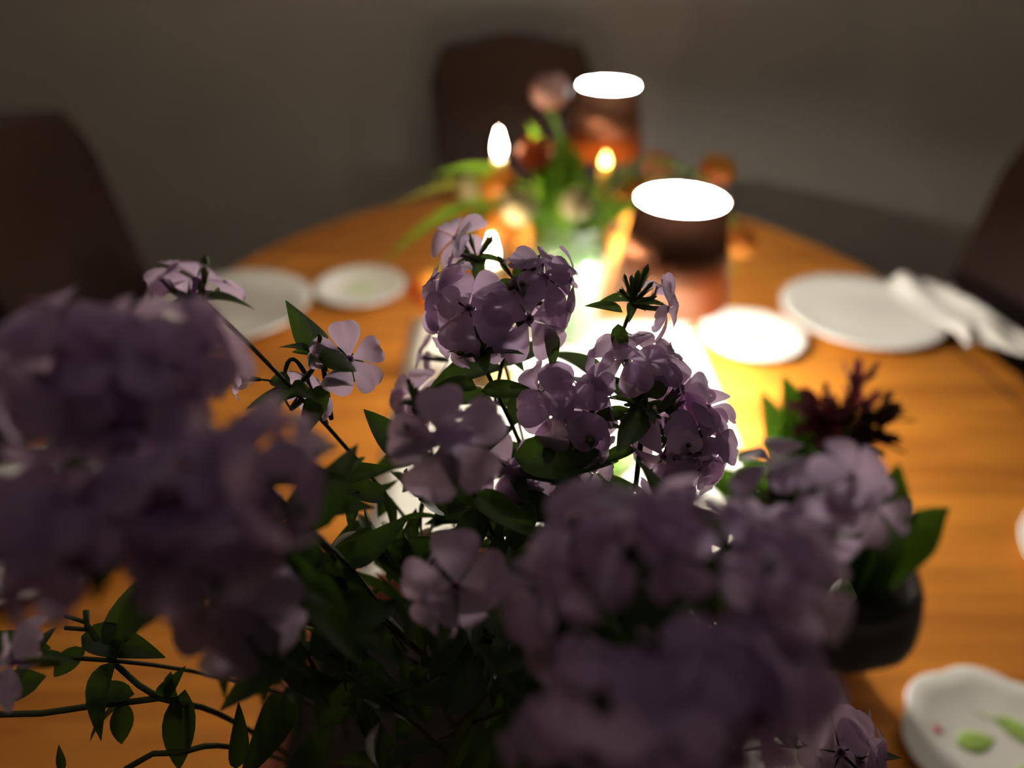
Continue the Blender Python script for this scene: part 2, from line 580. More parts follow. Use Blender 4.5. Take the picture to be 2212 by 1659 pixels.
DG = 'white dinner plates laid on the table'
plate('dinner_plate', 'plain white dinner plate near the left brown chair', -0.485, 1.145, 0.133, 0.016, DG)
plate('dinner_plate', 'plain white dinner plate beside the crumpled napkin', 0.600, 1.125, 0.133, 0.016, DG)
wav = lambda a, r: 1 + (0.018 * math.cos(12 * a) if r > 0.09 else 0)
plate('dinner_plate', 'white wavy-rimmed plate mostly hidden behind the left phlox blossoms', -0.535, 0.625, 0.128, 0.018, DG, wav)
plate('dinner_plate', 'white dinner plate just entering the picture at the right edge', 0.668, 0.54, 0.112, 0.016, DG)

SG = 'side plates with green leaf print'
for (lab, x, y, R) in (('white side plate with pale green sprig beside the left dinner plate', -0.277, 1.222, 0.082),
                       ('white side plate with pale green sprig in front of the large copper lamp', 0.392, 1.046, 0.082)):
    t, sf = plate('side_plate', lab, x, y, R, 0.013, SG)
    for k in range(5):
        a = k * 2 * PI / 5 + 0.4
        leaf_decal(0.030, 0.016, M['print_pale'], 'leaf_print', t,
                   Matrix.Rotation(a, 4, 'Z') @ Matrix.Translation((0.019, 0, 0)), surf=sf)

scal = lambda a, r: 1 + (0.065 * (abs(math.cos(4.0 * a + 0.6)) - 0.6) if r > 0.045 else 0)
t, sf = plate('side_bowl', 'white scalloped bowl with green leaves and a red berry print', 0.418, 0.345, 0.080, 0.011, SG, scal, cat='bowl')
for (dx, dy, ang, L, W) in ((-0.018, 0.012, 0.15, 0.036, 0.020), (0.028, 0.018, -0.75, 0.050, 0.020), (0.014, -0.020, 0.4, 0.040, 0.022),
                            (-0.020, -0.03, 2.2, 0.034, 0.018), (0.035, -0.02, 1.3, 0.034, 0.018)):
    leaf_decal(L, W, M['print_green'], 'leaf_print', t, Matrix.Translation((dx, dy, 0)) @ Matrix.Rotation(ang, 4, 'Z'), surf=sf)
leaf_decal(0.030, 0.004, M['print_pale'], 'stem_print', t, Matrix.Translation((0.006, 0.034, 0)) @ Matrix.Rotation(-0.6, 4, 'Z'), surf=sf)
leaf_decal(0.009, 0.009, M['print_red'], 'berry_print', t, Matrix.Translation((-0.047, 0.022, 0)), surf=sf)

# crumpled napkin at the table edge
mb = MB()
rows = []
for i in range(33):
    u = i / 32
    row = []
    for j in range(21):
        v = j / 20
        x = 0.690 + 0.115 * v + 0.02 * math.sin(5 * u + 1)
        y = 0.985 + 0.235 * u + 0.02 * math.sin(6 * v)
        ed = min(1, 6 * min(u, 1 - u, v, 1 - v))
        z = 0.021 + ed * (0.007 * (1 + math.sin(9 * u + 3 * v)) + 0.007 * (1 + math.sin(14 * v + 5 * u + 1)) + 0.012 * math.exp(-((u - 0.9) ** 2 + (v - 0.45) ** 2) * 60))
        if v < 0.25:
            z += 0.004
        row.append((x, y, TZ + z))
    rows.append(row)
mb.grid(rows)
nap = mb.build('napkin', M['napkin'])
s = nap.modifiers.new('thickness', 'SOLIDIFY'); s.thickness = 0.0015
tag(nap, 'crumpled white cloth napkin over the edge of the right plate', 'napkin')

# ------------------------------------------------------------------ copper table lamps
def lamp(label, x, y, led):
    t = thing('table_lamp', T(x, y, 0.0), label, 'lamp', 'copper cordless lamps on the table')
    base = 0.0035
    mb = MB(); mb.lathe([(0.050, base), (0.052, base + 0.003), (0.051, base + 0.008), (0.012, base + 0.011), (0.0, base + 0.011)], 48)
    mb.build('base', M['copper'], t)
    mb = MB(); mb.lathe([(0.0065, base + 0.010), (0.0065, 0.27)], 20); mb.build('stem', M['copper'], t)
    RB, RT_, ZB, ZT = 0.077, 0.055, 0.164, 0.296
    mb = MB(); mb.lathe([(RB, ZB), (RB + 0.0015, ZB), (RT_ + 0.0015, ZT), (RT_ + 0.0003, ZT), (RB, ZB)], 64)
    mb.f = mb.f[:-2]
    mb.build('lamp_shade', M['copper'], t)
    mb = MB(); mb.lathe([(RB - 0.0004, ZB + 0.0005), (RT_ - 0.0002, ZT - 0.006)], 64); mb.f = mb.f[:-2]
    mb.build('shade_lining', M['lining'], t)
    mb = MB(); mb.lathe([(0.0, ZT - 0.006), (RT_ - 0.001, ZT - 0.006), (RT_ - 0.001, ZT - 0.002), (0.0, ZT - 0.0015)], 64)
    tag(mb.build('diffuser', M['diffuser'], t), 'glowing white diffuser disc in the top of the shade')
    mb = MB(); mb.lathe([(0.0068, 0.164), (0.0195, 0.164), (0.0195, 0.186), (0.0068, 0.186)], 24)  # unseen core added to stop the ring shining inward and down
    mb.build('led_blocker', M['lining'], t)
    mb = MB(); mb.lathe([(0.0200, 0.1655), (0.0200, 0.1795)], 24); mb.f = mb.f[:-2]
    tag(mb.build('led_ring', led, t), 'lit ring light under the shade')
    return t

lamp('nearer and larger-looking copper lamp with a glowing white top, right of the vase', 0.212, 0.894, M['bulb'])
lamp('farther copper lamp with a glowing white top, behind the tulips', 0.189, 1.527, M['bulb_dim'])

# ------------------------------------------------------------------ candles in brass holders
def candle(label, x, y, ztop, wax, flame_mat, fh, fr, hl):
    h = thing('candlestick', T(x, y, 0), hl, 'candlestick', 'brass candlesticks')
    zc = 0.055
    b0 = 0.0035 if RX_0 < x < RX_1 and y < RYB else 0.0005
    mb = MB(); mb.lathe([(0.036, b0), (0.037, b0 + 0.003), (0.030, b0 + 0.008), (0.010, b0 + 0.013), (0.008, 0.030), (0.013, 0.036), (0.009, 0.041), (0.016, 0.046), (0.016, 0.0545), (0.0, 0.0545)], 32)
    mb.build('body', M['brass'], h)
    t = thing('candle', T(x, y, zc), label, 'candle', 'taper candles on the table')
    H = ztop - zc
    mb = MB(); mb.lathe([(0.0115, 0.0), (0.0115, H * 0.3), (0.0090, H - 0.004), (0.0080, H), (0.0045, H - 0.0015), (0.0, H - 0.002)], 20)
    mb.build('wax', wax, t)
    mb = MB(); mb.tube([(0, 0, H - 0.003), (0.0004, 0, H + 0.004), (0.0015, 0, H + 0.008)], 0.0007, 6); mb.build('wick', M['wick'], t)
    mb = MB()
    pr = []
    for k in range(13):
        u = k / 12
        r = fr * (math.sin(PI * min(1, u * 1.0) ** 0.62)) * (1 - 0.25 * u)
        pr.append((max(0.0, r), H + 0.003 + fh * u))
    mb.lathe(pr, 16); mb.build('flame', flame_mat, t)

candle('lit candle with the lower white flame, in front of the vase', -0.0275, 0.93, 0.190, M['wax'], M['flame'], 0.040, 0.0070, 'brass candlestick under the lower white flame')
candle('lit candle with the taller white flame, left of the tulips', -0.0205, 1.20, 0.252, M['wax'], M['flame'], 0.044, 0.0080, 'brass candlestick under the taller white flame')
candle('yellow taper candle with a small yellow flame beside the tulips', 0.150, 1.185, 0.240, M['wax_yellow'], M['flame_low'], 0.024, 0.0075, 'brass candlestick under the yellow taper candle')

# ------------------------------------------------------------------ glass vase with tulips
VX, VY, VH = 0.090, 1.060, 0.205
vase = thing('glass_vase', T(VX, VY, 0.0035), 'clear glass vase of water holding the tulips', 'vase')
mb = MB()
mb.lathe([(0.0, 0.0), (0.050, 0.0), (0.053, 0.004), (0.058, 0.10), (0.066, VH), (0.064, VH), (0.056, 0.10), (0.050, 0.012), (0.0, 0.010)], 64)
mb.build('glass', M['glass'], vase)
mb = MB(); mb.lathe([(0.0, 0.0105), (0.0495, 0.0125), (0.0555, 0.10), (0.0605, 0.165), (0.0, 0.165)], 48)
mb.build('water', M['water'], vase)


def strap_leaf(name, pts, W, mat, parent, n=12, cup=0.35, side=None, inv=None):
    """long leaf along a curve with a channel down the middle"""
    mb = MB()
    rows = []
    m = len(pts) - 1
    for i, p in enumerate(pts):
        u = i / m
        t = (Vector(pts[min(i + 1, m)]) - Vector(pts[max(0, i - 1)])).normalized()
        s_ = Vector(side) if side else t.cross(Vector((0, -0.6, 0.8)))
        s_ = (s_ - t * s_.dot(t))
        if s_.length < 1e-3:
            s_ = Vector((1, 0, 0))
        s_.normalize()
        nn = s_.cross(t).normalized()
        w = 0.5 * W * (0.45 + 0.55 * math.sin(PI * min(1, 0.15 + u * 0.75))) * (1 - max(0, (u - 0.55) / 0.45) ** 2.2) + 0.0003
        r = []
        for v in (-1, -0.6, 0, 0.6, 1):
            q = Vector(p) + s_ * (w * v) + nn * (cup * w * v * v)
            r.append(q if inv is None else inv @ q)
        rows.append(r)
    mb.grid(rows)
    return mb.build(name, mat, parent)


# tulip petal mesh, grows along +x from the claw, hollow side up (+z)
def tulip_petal_mesh(mat, openness):
    mb = MB()
    rows = []
    L, W = 0.052, 0.034
    for i in range(11):
        u = i / 10
        w = W * 0.5 * (0.30 + 0.70 * math.sin(PI * min(1, 0.12 + 0.62 * u))) * (1 - max(0, (u - 0.6) / 0.4) ** 2.6) + 0.0006
        r = []
        for v in (-1, -0.5, 0, 0.5, 1):
            r.append((L * u, w * v, 0.010 * (v * v) * (1 - 0.4 * u) + openness * 0.016 * (math.sin(PI * u) * -1.0)))
        rows.append(r)
    mb.grid(rows)
    return mb.mesh('petal', mat)


TM = {}
for (k, b, e) in (('red', (0.42, 0.04, 0.015), (0.60, 0.14, 0.02)), ('orange', (0.55, 0.14, 0.02), (0.72, 0.32, 0.04)),
                  ('flame', (0.52, 0.045, 0.05), (0.72, 0.36, 0.03)), ('yellow', (0.80, 0.46, 0.04), (0.70, 0.10, 0.03)),
                  ('pink', (0.26, 0.13, 0.11), (0.30, 0.17, 0.14)), ('rose', (0.45, 0.08, 0.09), (0.50, 0.20, 0.10)),
                  ('cream', (0.42, 0.46, 0.22), (0.56, 0.50, 0.30))):
    TM[k] = tulip_petal_mesh(tulip_mat('tulip_' + k, b, e), 1.0)
VM = T(VX, VY, 0.0)


def tulip(label, head, d_head, aim, kind, leaves=(), tilt=14, size=1.0, ctrl=None, old=False, k=0):
    """stem from the vase floor over the rim to the head; leaves end at the given points"""
    hp = P(head[0], head[1], d_head)
    aim = Vector(aim).normalized()
    ang = k * 2.399
    foot = T(VX + 0.028 * math.cos(ang), VY + 0.028 * math.sin(ang), 0.018)
    out = Vector((hp.x - VX, hp.y - VY, 0))
    ol = min(0.045, out.length * 0.6)
    rim = T(VX, VY, VH + 0.01) + (out.normalized() * ol if out.length > 1e-4 else Vector((0, 0, 0)))
    t = thing('tulip', foot, label, 'tulip', 'tulips in the glass vase')
    inv = Matrix.Translation(-foot)
    c1 = foot.lerp(rim, 0.55) + Vector((0, 0, 0.02))
    pts = bez(foot, c1, rim, 6)
    c2 = Vector(ctrl) if ctrl is not None else rim + Vector((0, 0, max(0.03, (hp - rim).length * 0.55))) + out * 0.15
    pts += bez(rim, c2, hp, 10)[1:]
    mb = MB(); mb.tube([inv @ p for p in pts], [0.0032] * (len(pts) - 1) + [0.0042], 7)
    mb.build('stem', M['tulip_stem'], t)
    fm = frame(hp, aim, roll=k * 0.7)
    for j in range(6):
        tl = tilt + (7 if j % 2 else -3) + random.uniform(-4, 4)
        m = inv @ fm @ Matrix.Rotation(j * PI / 3, 4, 'Z') @ Matrix.Translation((0.003, 0, 0)) @ Matrix.Rotation(math.radians(-90 + tl), 4, 'Y') @ Matrix.Scale(size, 4)
        # hollow side turned towards the axis of the flower
        obj('petal', TM[kind], t, m)
    for (lp, ld, W, arch) in leaves:
        tip = P(lp[0], lp[1], ld)
        o2 = Vector((tip.x - VX, tip.y - VY, 0))
        r2 = T(VX, VY, VH - 0.01) + o2.normalized() * min(0.050, o2.length * 0.5)
        st = T(VX, VY, 0.06) + o2.normalized() * 0.02
        lpnts = bez(st, st.lerp(r2, 0.5), r2, 4) + bez(r2, r2 + Vector((0, 0, arch)) + o2 * 0.25, tip, 12)[1:]
        strap_leaf('leaf', lpnts, W, M['tulip_leaf_old'] if old else M['tulip_leaf'], t, inv=inv)
    return t


Z = Vector((0, 0, 1))
tulip('red orange tulip right of the taller candle flame', (1152, 372), 1.14, (0.1, 0.1, 1), 'red', [((1140, 262), 1.14, 0.024, 0.10), ((1240, 330), 1.12, 0.030, 0.10), ((1212, 292), 1.10, 0.042, 0.10)], 16, k=0)
tulip('orange tulip just under the taller candle flame', (1088, 440), 1.10, (-0.25, 0.0, 1), 'orange', [((1010, 392), 1.12, 0.026, 0.08)], 18, k=1)
tulip('orange tulip behind the lower candle flame', (1082, 535), 1.13, (-0.2, -0.1, 1), 'orange', [((838, 452), 1.18, 0.017, 0.10)], 14, 1.15, old=True, k=2)
tulip('faded rose tulip left of the nearer lamp top', (1405, 395), 1.20, (0.35, 0.1, 0.9), 'rose', [((1262, 390), 1.10, 0.030, 0.08)], 16, k=3)
tulip('red and yellow tulip standing above the nearer lamp', (1538, 402), 1.20, (0.30, 0.1, 1), 'flame', [((1345, 470), 1.10, 0.024, 0.06)], 20, k=4)
tulip('thin yellow orange tulip hanging right of the nearer lamp', (1598, 490), 1.14, (0.15, -0.3, -0.6), 'orange', [((1592, 592), 1.12, 0.018, 0.10)], 8, 0.9, k=5)
tulip('orange tulip half behind the left rim of the nearer lamp', (1362, 455), 1.12, (0.15, 0.1, 1), 'orange', [((1295, 425), 1.10, 0.026, 0.08)], 14, k=6)
tulip('yellow tulip with red tips drooping beside the left side plate', (945, 590), 1.13, (-0.55, -0.1, -0.75), 'yellow', [((812, 580), 1.20, 0.026, 0.09)], 20, 1.1,
      ctrl=P(1010, 470, 1.10), k=7)
tulip('dull pink tulip standing highest, before the far chair', (1186, 240), 1.22, (0.0, 0.1, 1), 'pink', [((1178, 300), 1.18, 0.022, 0.08), ((1120, 330), 1.16, 0.026, 0.09), ((1060, 440), 1.06, 0.030, 0.07)], 18, 1.1, k=8)
tulip('cream green tulip in the middle of the bouquet', (1128, 480), 1.06, (-0.2, -0.3, 1), 'cream', [((1100, 400), 1.06, 0.026, 0.07), ((925, 385), 1.14, 0.020, 0.11)], 12, k=9)
tulip('pale green tulip bud on the left of the bouquet', (1025, 440), 1.14, (-0.4, 0, 1), 'cream', [((985, 520), 1.14, 0.026, 0.08)], 6, 0.8, k=10)
tulip('cream tulip low at the right of the bouquet', (1240, 470), 1.05, (0.1, -0.4, 0.9), 'cream', [((1195, 420), 1.05, 0.030, 0.06)], 12, 0.9, k=11)

# a fallen tulip leaf on the runner
pts = bez(T(0.115, 0.70, 0.006), T(0.13, 0.73, 0.030), T(0.185, 0.765, 0.008), 10)
lf = strap_leaf('fallen_leaf', pts, 0.026, M['tulip_leaf'], None)
tag(lf, 'bright green leaf fallen on the white runner behind the phlox', 'leaf')

# ------------------------------------------------------------------ hyacinth past its bloom
HX, HY = 0.278, 0.455
hy = thing('potted_hyacinth', T(HX, HY, 0.0035), 'faded hyacinth with broad green leaves in a dark pot, right of the phlox', 'plant')
hinv = Matrix.Translation(-T(HX, HY, 0.0035))
mb = MB(); mb.lathe([(0.040, 0.0), (0.044, 0.004), (0.054, 0.045), (0.057, 0.050), (0.054, 0.050), (0.046, 0.01), (0.0, 0.01)], 48)
tag(mb.build('cachepot', M['pale_pot'], hy), 'pale glazed lower pot')
mb = MB(); mb.lathe([(0.040, 0.012), (0.050, 0.044), (0.072, 0.060), (0.084, 0.078), (0.086, 0.092), (0.081, 0.114), (0.076, 0.124), (0.070, 0.122), (0.068, 0.110), (0.0, 0.108)], 48,
                    scallop=lambda a, r: 1 + 0.02 * math.sin(5 * a) + 0.012 * math.sin(11 * a))
mb.build('pot', M['dark_pot'], hy)
hl = [((1690, 808), 0.62, 0.038, 0.05, (-0.012, 0.01)), ((1640, 840), 0.66, 0.026, 0.06, (-0.02, 0.02)), ((1748, 900), 0.64, 0.026, 0.05, (-0.005, 0.02)),
      ((1942, 1000), 0.60, 0.030, 0.05, (0.025, 0.0)), ((2052, 1097), 0.585, 0.030, 0.05, (0.035, -0.01)), ((1886, 990), 0.63, 0.024, 0.05, (0.015, 0.015)),
      ((1725, 985), 0.58, 0.030, 0.05, (-0.02, -0.01)), ((1580, 965), 0.65, 0.026, 0.06, (-0.03, 0.015)), ((1490, 1000), 0.63, 0.028, 0.07, (-0.035, 0.0)),
      ((1540, 1040), 0.60, 0.028, 0.06, (-0.03, -0.015)), ((1850, 1080), 0.55, 0.030, 0.05, (0.01, -0.025)), ((1900, 1130), 0.545, 0.028, 0.04, (0.025, -0.025))]
for (lp, ld, W, arch, (bx, by)) in hl:
    tip = P(lp[0], lp[1], ld)
    st = T(HX + bx, HY + by, 0.108)
    mid = st.lerp(tip, 0.45) + Vector((0, 0, arch * 0.5)) - Vector((tip.x - st.x, tip.y - st.y, 0)) * 0.12
    strap_leaf('leaf', bez(st, mid, tip, 12), W * 1.35, M['bulb_leaf'], hy, cup=0.55, inv=hinv)
top = P(1830, 925, 0.60)
st = T(HX, HY, 0.108)
mb = MB(); sp = bez(st, st.lerp(top, 0.5) + Vector((0, 0.005, 0.01)), top, 10); mb.tube([hinv @ p for p in sp], [0.0055] * 8 + [0.004, 0.003, 0.002], 8)
mb.build('flower_stalk', M['tulip_stem'], hy)


def floret_mesh(mat, seed):
    rnd = random.Random(seed)
    mb = MB()
    mb.lathe([(0.0015, 0.0), (0.0034, 0.004), (0.0030, 0.010), (0.0036, 0.013)], 8)
    for j in range(5):
        a = j * 2 * PI / 5 + rnd.uniform(-0.2, 0.2)
        curl = rnd.uniform(0.3, 0.9)
        rows = []
        for i in range(6):
            u = i / 5
            th = curl * u
            r = 0.0034 + 0.012 * (math.sin(th) / max(0.3, curl) if curl else u)
            z = 0.012 + 0.011 * u * math.cos(th * 0.8)
            w = 0.0042 * (1 - 0.5 * u * u) + 0.0004
            ca, sa = math.cos(a + 0.3 * u), math.sin(a + 0.3 * u)
            rows.append([(r * ca - w * v * sa, r * sa + w * v * ca, z + 0.0015 * v * v) for v in (-1, 0, 1)])
        mb.grid(rows)
    return mb.mesh('floret', mat)

FL = [floret_mesh(M['withered'], i) for i in range(3)] + [floret_mesh(M['withered_dry'], 9 + i) for i in range(3)]
for k in range(15):
    u = 0.50 + 0.47 * k / 14
    i = min(9, int(u * 10))
    p = sp[i].lerp(sp[i + 1], u * 10 - i)
    a = k * 2.399
    dirv = Vector((math.cos(a), math.sin(a), 0.35 + 0.4 * u))
    obj('floret', FL[3 + k % 3], hy, hinv @ frame(p, dirv) @ Matrix.Diagonal((1.0, 1.0, 1.2, 1)))
for (px_, py_, k, dirv, sc_) in ((1768, 888, 0, (-0.65, 0, 0.75), (1.3, 1.3, 1.5)), (1782, 925, 2, (-0.6, -0.4, 0.4), (1.3, 1.3, 1.4)), (1800, 905, 1, (-0.3, 0.1, 1), (1.1, 1.1, 1.5)),
                                 (1840, 850, 1, (0.03, 0, 1), (0.95, 0.95, 2.0)), (1846, 885, 0, (0.1, -0.2, 1), (1.1, 1.1, 1.6)),
                                 (1888, 905, 3, (0.75, 0, 0.65), (1.1, 1.1, 1.8)), (1880, 945, 4, (0.8, -0.1, 0.35), (1.2, 1.2, 1.7)), (1865, 915, 5, (0.5, 0.1, 0.8), (1.1, 1.1, 1.5))):
    p = P(px_, py_, 0.598)
    obj('floret', FL[k], hy, hinv @ frame(p - Vector(dirv).normalized() * 0.018, dirv) @ Matrix.Diagonal((*sc_, 1)))

# ------------------------------------------------------------------ woodland phlox in the foreground
PX, PY, PR, PZ = -0.012, 0.272, 0.150, 0.180
ph = thing('potted_phlox', T(PX, PY, 0.0035), 'purple woodland phlox with many blossoms in a terracotta pot in the foreground', 'plant')
PI0 = Matrix.Translation(-T(PX, PY, 0.0035))
mb = MB(); mb.lathe([(0.0, 0.0), (0.100, 0.0), (0.104, 0.004), (0.132, 0.135), (0.146, 0.137), (PR, PZ - 0.004), (PR - 0.003, PZ), (PR - 0.014, PZ), (PR - 0.018, PZ - 0.03), (0.09, 0.02), (0.0, 0.02)], 64)
mb.build('pot', M['terracotta'], ph)
mb = MB()
rows = []
for i in range(13):
    r = (PR - 0.017) * i / 12
    rows.append([(r * math.cos(2 * PI * j / 40), r * math.sin(2 * PI * j / 40), PZ - 0.028 + random.uniform(0, 0.007)) for j in range(40)])
mb.grid(rows, True); mb.build('soil', M['soil'], ph)


# petal: wedge claw widening to a broad rounded end with a faint notch, along +x
def phlox_petal_mesh(seed):
    rnd = random.Random(seed)
    mb = MB()
    L, W = 0.0166, 0.0150
    us = [0, 0.10, 0.24, 0.40, 0.56, 0.72, 0.86, 0.95, 1.0]
    ws = [0.10, 0.17, 0.40, 0.68, 0.90, 1.0, 0.95, 0.74, 0.42]
    fold = rnd.uniform(-0.10, 0.10)
    ref = rnd.uniform(0.06, 0.26)
    rows = []
    for u, w in zip(us, ws):
        r = []
        for v in (-1, -0.66, -0.33, 0, 0.33, 0.66, 1):
            x = L * u - (0.0006 if (abs(v) < 0.2 and u > 0.9) else 0)
            z = L * (0.10 * math.sin(PI * u) - ref * u * u) + W * fold * v * v * u + 0.0004 * math.sin(7 * v + seed) * u
            r.append((x, W * 0.5 * w * v * (1 + 0.05 * math.sin(seed + 3 * u)), z))
        rows.append(r)
    mb.grid(rows)
    return mb.mesh('petal', M['phlox'])

PM = [phlox_petal_mesh(i) for i in range(6)]
mb = MB(); mb.tube([(0, 0, -0.016), (0, 0, -0.008), (0, 0, -0.001), (0, 0, 0.0006)], [0.0009, 0.0010, 0.0012, 0.0020], 8, False)
mb.f.append(tuple(range(16, 24)))
TUBE = mb.mesh('blossom', M['phlox_tube'])
mb = MB()
for j in range(5):
    a = j * 2 * PI / 5
    ca, sa = math.cos(a), math.sin(a)
    mb.grid([[((r * ca - w * v * sa), (r * sa + w * v * ca), z) for v in (-1, 0, 1)] for (r, w, z) in
             ((0.0010, 0.0009, -0.0165), (0.0017, 0.0011, -0.012), (0.0024, 0.0008, -0.007), (0.0040, 0.0001, -0.002))])
CALYX = mb.mesh('calyx', M['calyx'])
mb = MB(); mb.tube([(0, 0, -0.002), (0, 0, 0.004), (0, 0, 0.009), (0, 0, 0.013), (0, 0, 0.016)], [0.0010, 0.0010, 0.0016, 0.0019, 0.0004], 7)
for j in range(5):
    a = j * 2 * PI / 5
    ca, sa = math.cos(a), math.sin(a)
    mb.grid([[((r * ca - w * v * sa), (r * sa + w * v * ca), z) for v in (-1, 0, 1)] for (r, w, z) in
             ((0.0010, 0.0009, -0.002), (0.0018, 0.0011, 0.003), (0.0026, 0.0008, 0.008), (0.0044, 0.0001, 0.013))])
BUD = mb.mesh('bud', M['calyx'])


def phlox_leaf_mesh(seed):
    rnd = random.Random(seed)
    mb = MB()
    L, W = 0.040, 0.0155 + rnd.uniform(-0.002, 0.003)
    bend = rnd.uniform(0.1, 0.45)
    tw = rnd.uniform(-0.5, 0.5)
    rows = []
    for i in range(9):
        u = i / 8
        w = W * 0.5 * (math.sin(PI * min(1.0, u ** 0.75)) ** 0.85) * (1 - 0.15 * u) + 0.0003
        r = []
        for v in (-1, -0.5, 0, 0.5, 1):
            r.append((L * u, w * v * math.cos(tw * u), -bend * L * u * u + 0.28 * w * v * v * 2 + w * v * math.sin(tw * u)))
        rows.append(r)
    mb.grid(rows)
    return mb.mesh('leaf', M['phlox_leaf'])

LM = [phlox_leaf_mesh(i) for i in range(6)]
n_leaf = [0]


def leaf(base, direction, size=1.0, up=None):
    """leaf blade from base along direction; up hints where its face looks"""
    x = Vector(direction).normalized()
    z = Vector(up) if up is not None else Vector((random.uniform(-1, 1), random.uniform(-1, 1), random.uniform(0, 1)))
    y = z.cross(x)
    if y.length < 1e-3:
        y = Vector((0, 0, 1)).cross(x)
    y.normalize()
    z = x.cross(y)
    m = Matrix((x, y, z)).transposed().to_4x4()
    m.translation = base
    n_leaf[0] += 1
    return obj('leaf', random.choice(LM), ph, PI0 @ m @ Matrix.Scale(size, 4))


def blossom(pos, normal, size=1.0, droop=0.0):
    m = frame(pos, normal, roll=random.uniform(0, 6.28)) @ Matrix.Scale(size, 4)
    b = obj('blossom', TUBE, ph, PI0 @ m)
    for j in range(5):
        pm = Matrix.Rotation(j * 2 * PI / 5 + random.uniform(-0.10, 0.10), 4, 'Z') @ Matrix.Translation((0.0009, 0, 0.0002 + 0.00012 * j)) @ \
            Matrix.Rotation(math.radians(random.uniform(-8, 12) + droop), 4, 'Y') @ Matrix.Rotation(random.uniform(-0.22, 0.22), 4, 'X') @ Matrix.Scale(random.uniform(0.94, 1.06), 4)
        obj('petal', random.choice(PM), b, pm)
    obj('calyx', CALYX, b)
    return pos - Vector(normal).normalized() * 0.016 * size


def head(node, blooms, root=None, nodes=3, buds=3, leaf_size=0.85, thick=0.0009, sepals=True, bend=None, leaves=True):
    """one flowering stem: from the soil to node, then a pedicel to each blossom"""
    node = Vector(node)
    if root is None:
        a = random.uniform(0, 2 * PI)
        r = random.uniform(0.01, 0.085)
        root = T(PX + r * math.cos(a) + 0.25 * (node.x - PX), PY + r * math.sin(a) * 0.6, PZ - 0.022)
        root.x = max(PX - 0.12, min(PX + 0.12, root.x))
    ctrl = root.lerp(node, 0.5) + Vector((0, 0, 0.045)) if bend is None else Vector(bend)
    pts = bez(root, ctrl, node, 12)
    mb = MB()
    mb.tube([PI0 @ p for p in pts], [thick * 1.25] * 6 + [thick] * 7, 6)
    for (pos, nrm, size) in blooms:
        base = blossom(pos, nrm, size)
        mid = node.lerp(base, 0.55) + Vector((0, 0, 0.002)) - Vector(nrm) * 0.003
        mb.tube([PI0 @ p for p in bez(node, mid, base, 4)], 0.0006 * max(0.8, size), 5)
    axis = (pts[-1] - pts[-3]).normalized()
    for k in range(buds):
        dv = (axis * 0.5 + Vector((random.uniform(-1, 1), random.uniform(-1, 1), random.uniform(-0.5, 1)))).normalized()
        q = node + dv * random.uniform(0.003, 0.008)
        mb.tube([PI0 @ node, PI0 @ q], 0.0005, 5)
        obj('bud', BUD, ph, PI0 @ frame(q, dv) @ Matrix.Scale(random.uniform(0.4, 0.7), 4))
    mb.build('stem', M['phlox_stem'], ph)
    if leaves:
        for k in range(nodes):
            u = 1.0 - 0.13 * (k + 0.7) - random.uniform(0, 0.03)
            i = max(0, min(11, int(u * 12)))
            p = pts[i]
            tg = (pts[i + 1] - pts[i]).normalized()
            a0 = random.uniform(0, PI)
            for sgn in (0, PI):
                s_ = tg.cross(Vector((math.cos(a0), math.sin(a0), 0.1)))
                s_.normalize()
                s_ = Quaternion(tg, sgn) @ s_
                leaf(p, s_ + tg * 0.25, leaf_size * random.uniform(0.75, 1.15), tg)
    if sepals:
        for k in range(4):
            a = k * PI / 2 + random.uniform(-0.3, 0.3)
            dv = Vector((math.cos(a), math.sin(a), random.uniform(-0.1, 0.7)))
            leaf(node, dv, random.uniform(0.30, 0.48), (0, 0, 1))


FD = 0.30
def B(px, py, r, u, t, size=1.0, d=FD):
    return (P(px, py, d), N(r, u, t), size)

# sharp middle cluster
head(P(1035, 770, 0.303), [B(1012, 668, 0.05, 0.10, 1, 1.0, 0.294), B(945, 640, -0.75, 0.25, 0.55, 0.9, 0.300), B(962, 600, -0.5, 0.8, -0.2, 0.72, 0.305),
                           B(1082, 655, 0.35, 0.55, 0.6, 0.65, 0.303), B(985, 738, -0.6, -0.35, 0.7, 0.75, 0.304), B(1095, 722, 0.6, -0.15, 0.55, 0.75, 0.308),
                           B(1045, 700, 0.1, 0.3, -0.8, 0.85, 0.315)], buds=5)
head(P(1120, 620, 0.306), [B(1142, 690, 0.30, -0.10, 1, 1.05, 0.298), B(1170, 566, 0.05, 0.85, 0.25, 0.95, 0.306), B(1178, 600, 0.55, 0.3, 0.5, 0.9, 0.300),
                           B(1232, 605, 0.85, 0.1, 0.15, 0.85, 0.306), B(1185, 660, 0.6, -0.1, -0.5, 0.9, 0.312), B(1108, 625, -0.2, 0.75, 0.3, 0.55, 0.306)], buds=7)
head(P(1030, 560, 0.335), [B(985, 548, -0.85, 0.2, 0.1, 0.85, 0.332), B(984, 515, -0.4, 0.5, -0.5, 0.9, 0.36)], buds=2, nodes=1)
# flower spray under it
head(P(1275, 930, 0.305), [B(1215, 882, -0.05, 0.08, 1, 1.08, 0.296), B(1163, 852, -0.55, 0.25, 0.55, 0.95, 0.302), B(1250, 835, 0.35, 0.7, -0.3, 1.0, 0.306),
                           B(1275, 905, 0.7, 0.0, -0.6, 0.95, 0.31), B(1262, 960, 0.4, -0.45, -0.6, 0.95, 0.312), B(1283, 1015, 0.6, -0.3, -0.6, 0.7, 0.315)], buds=4)
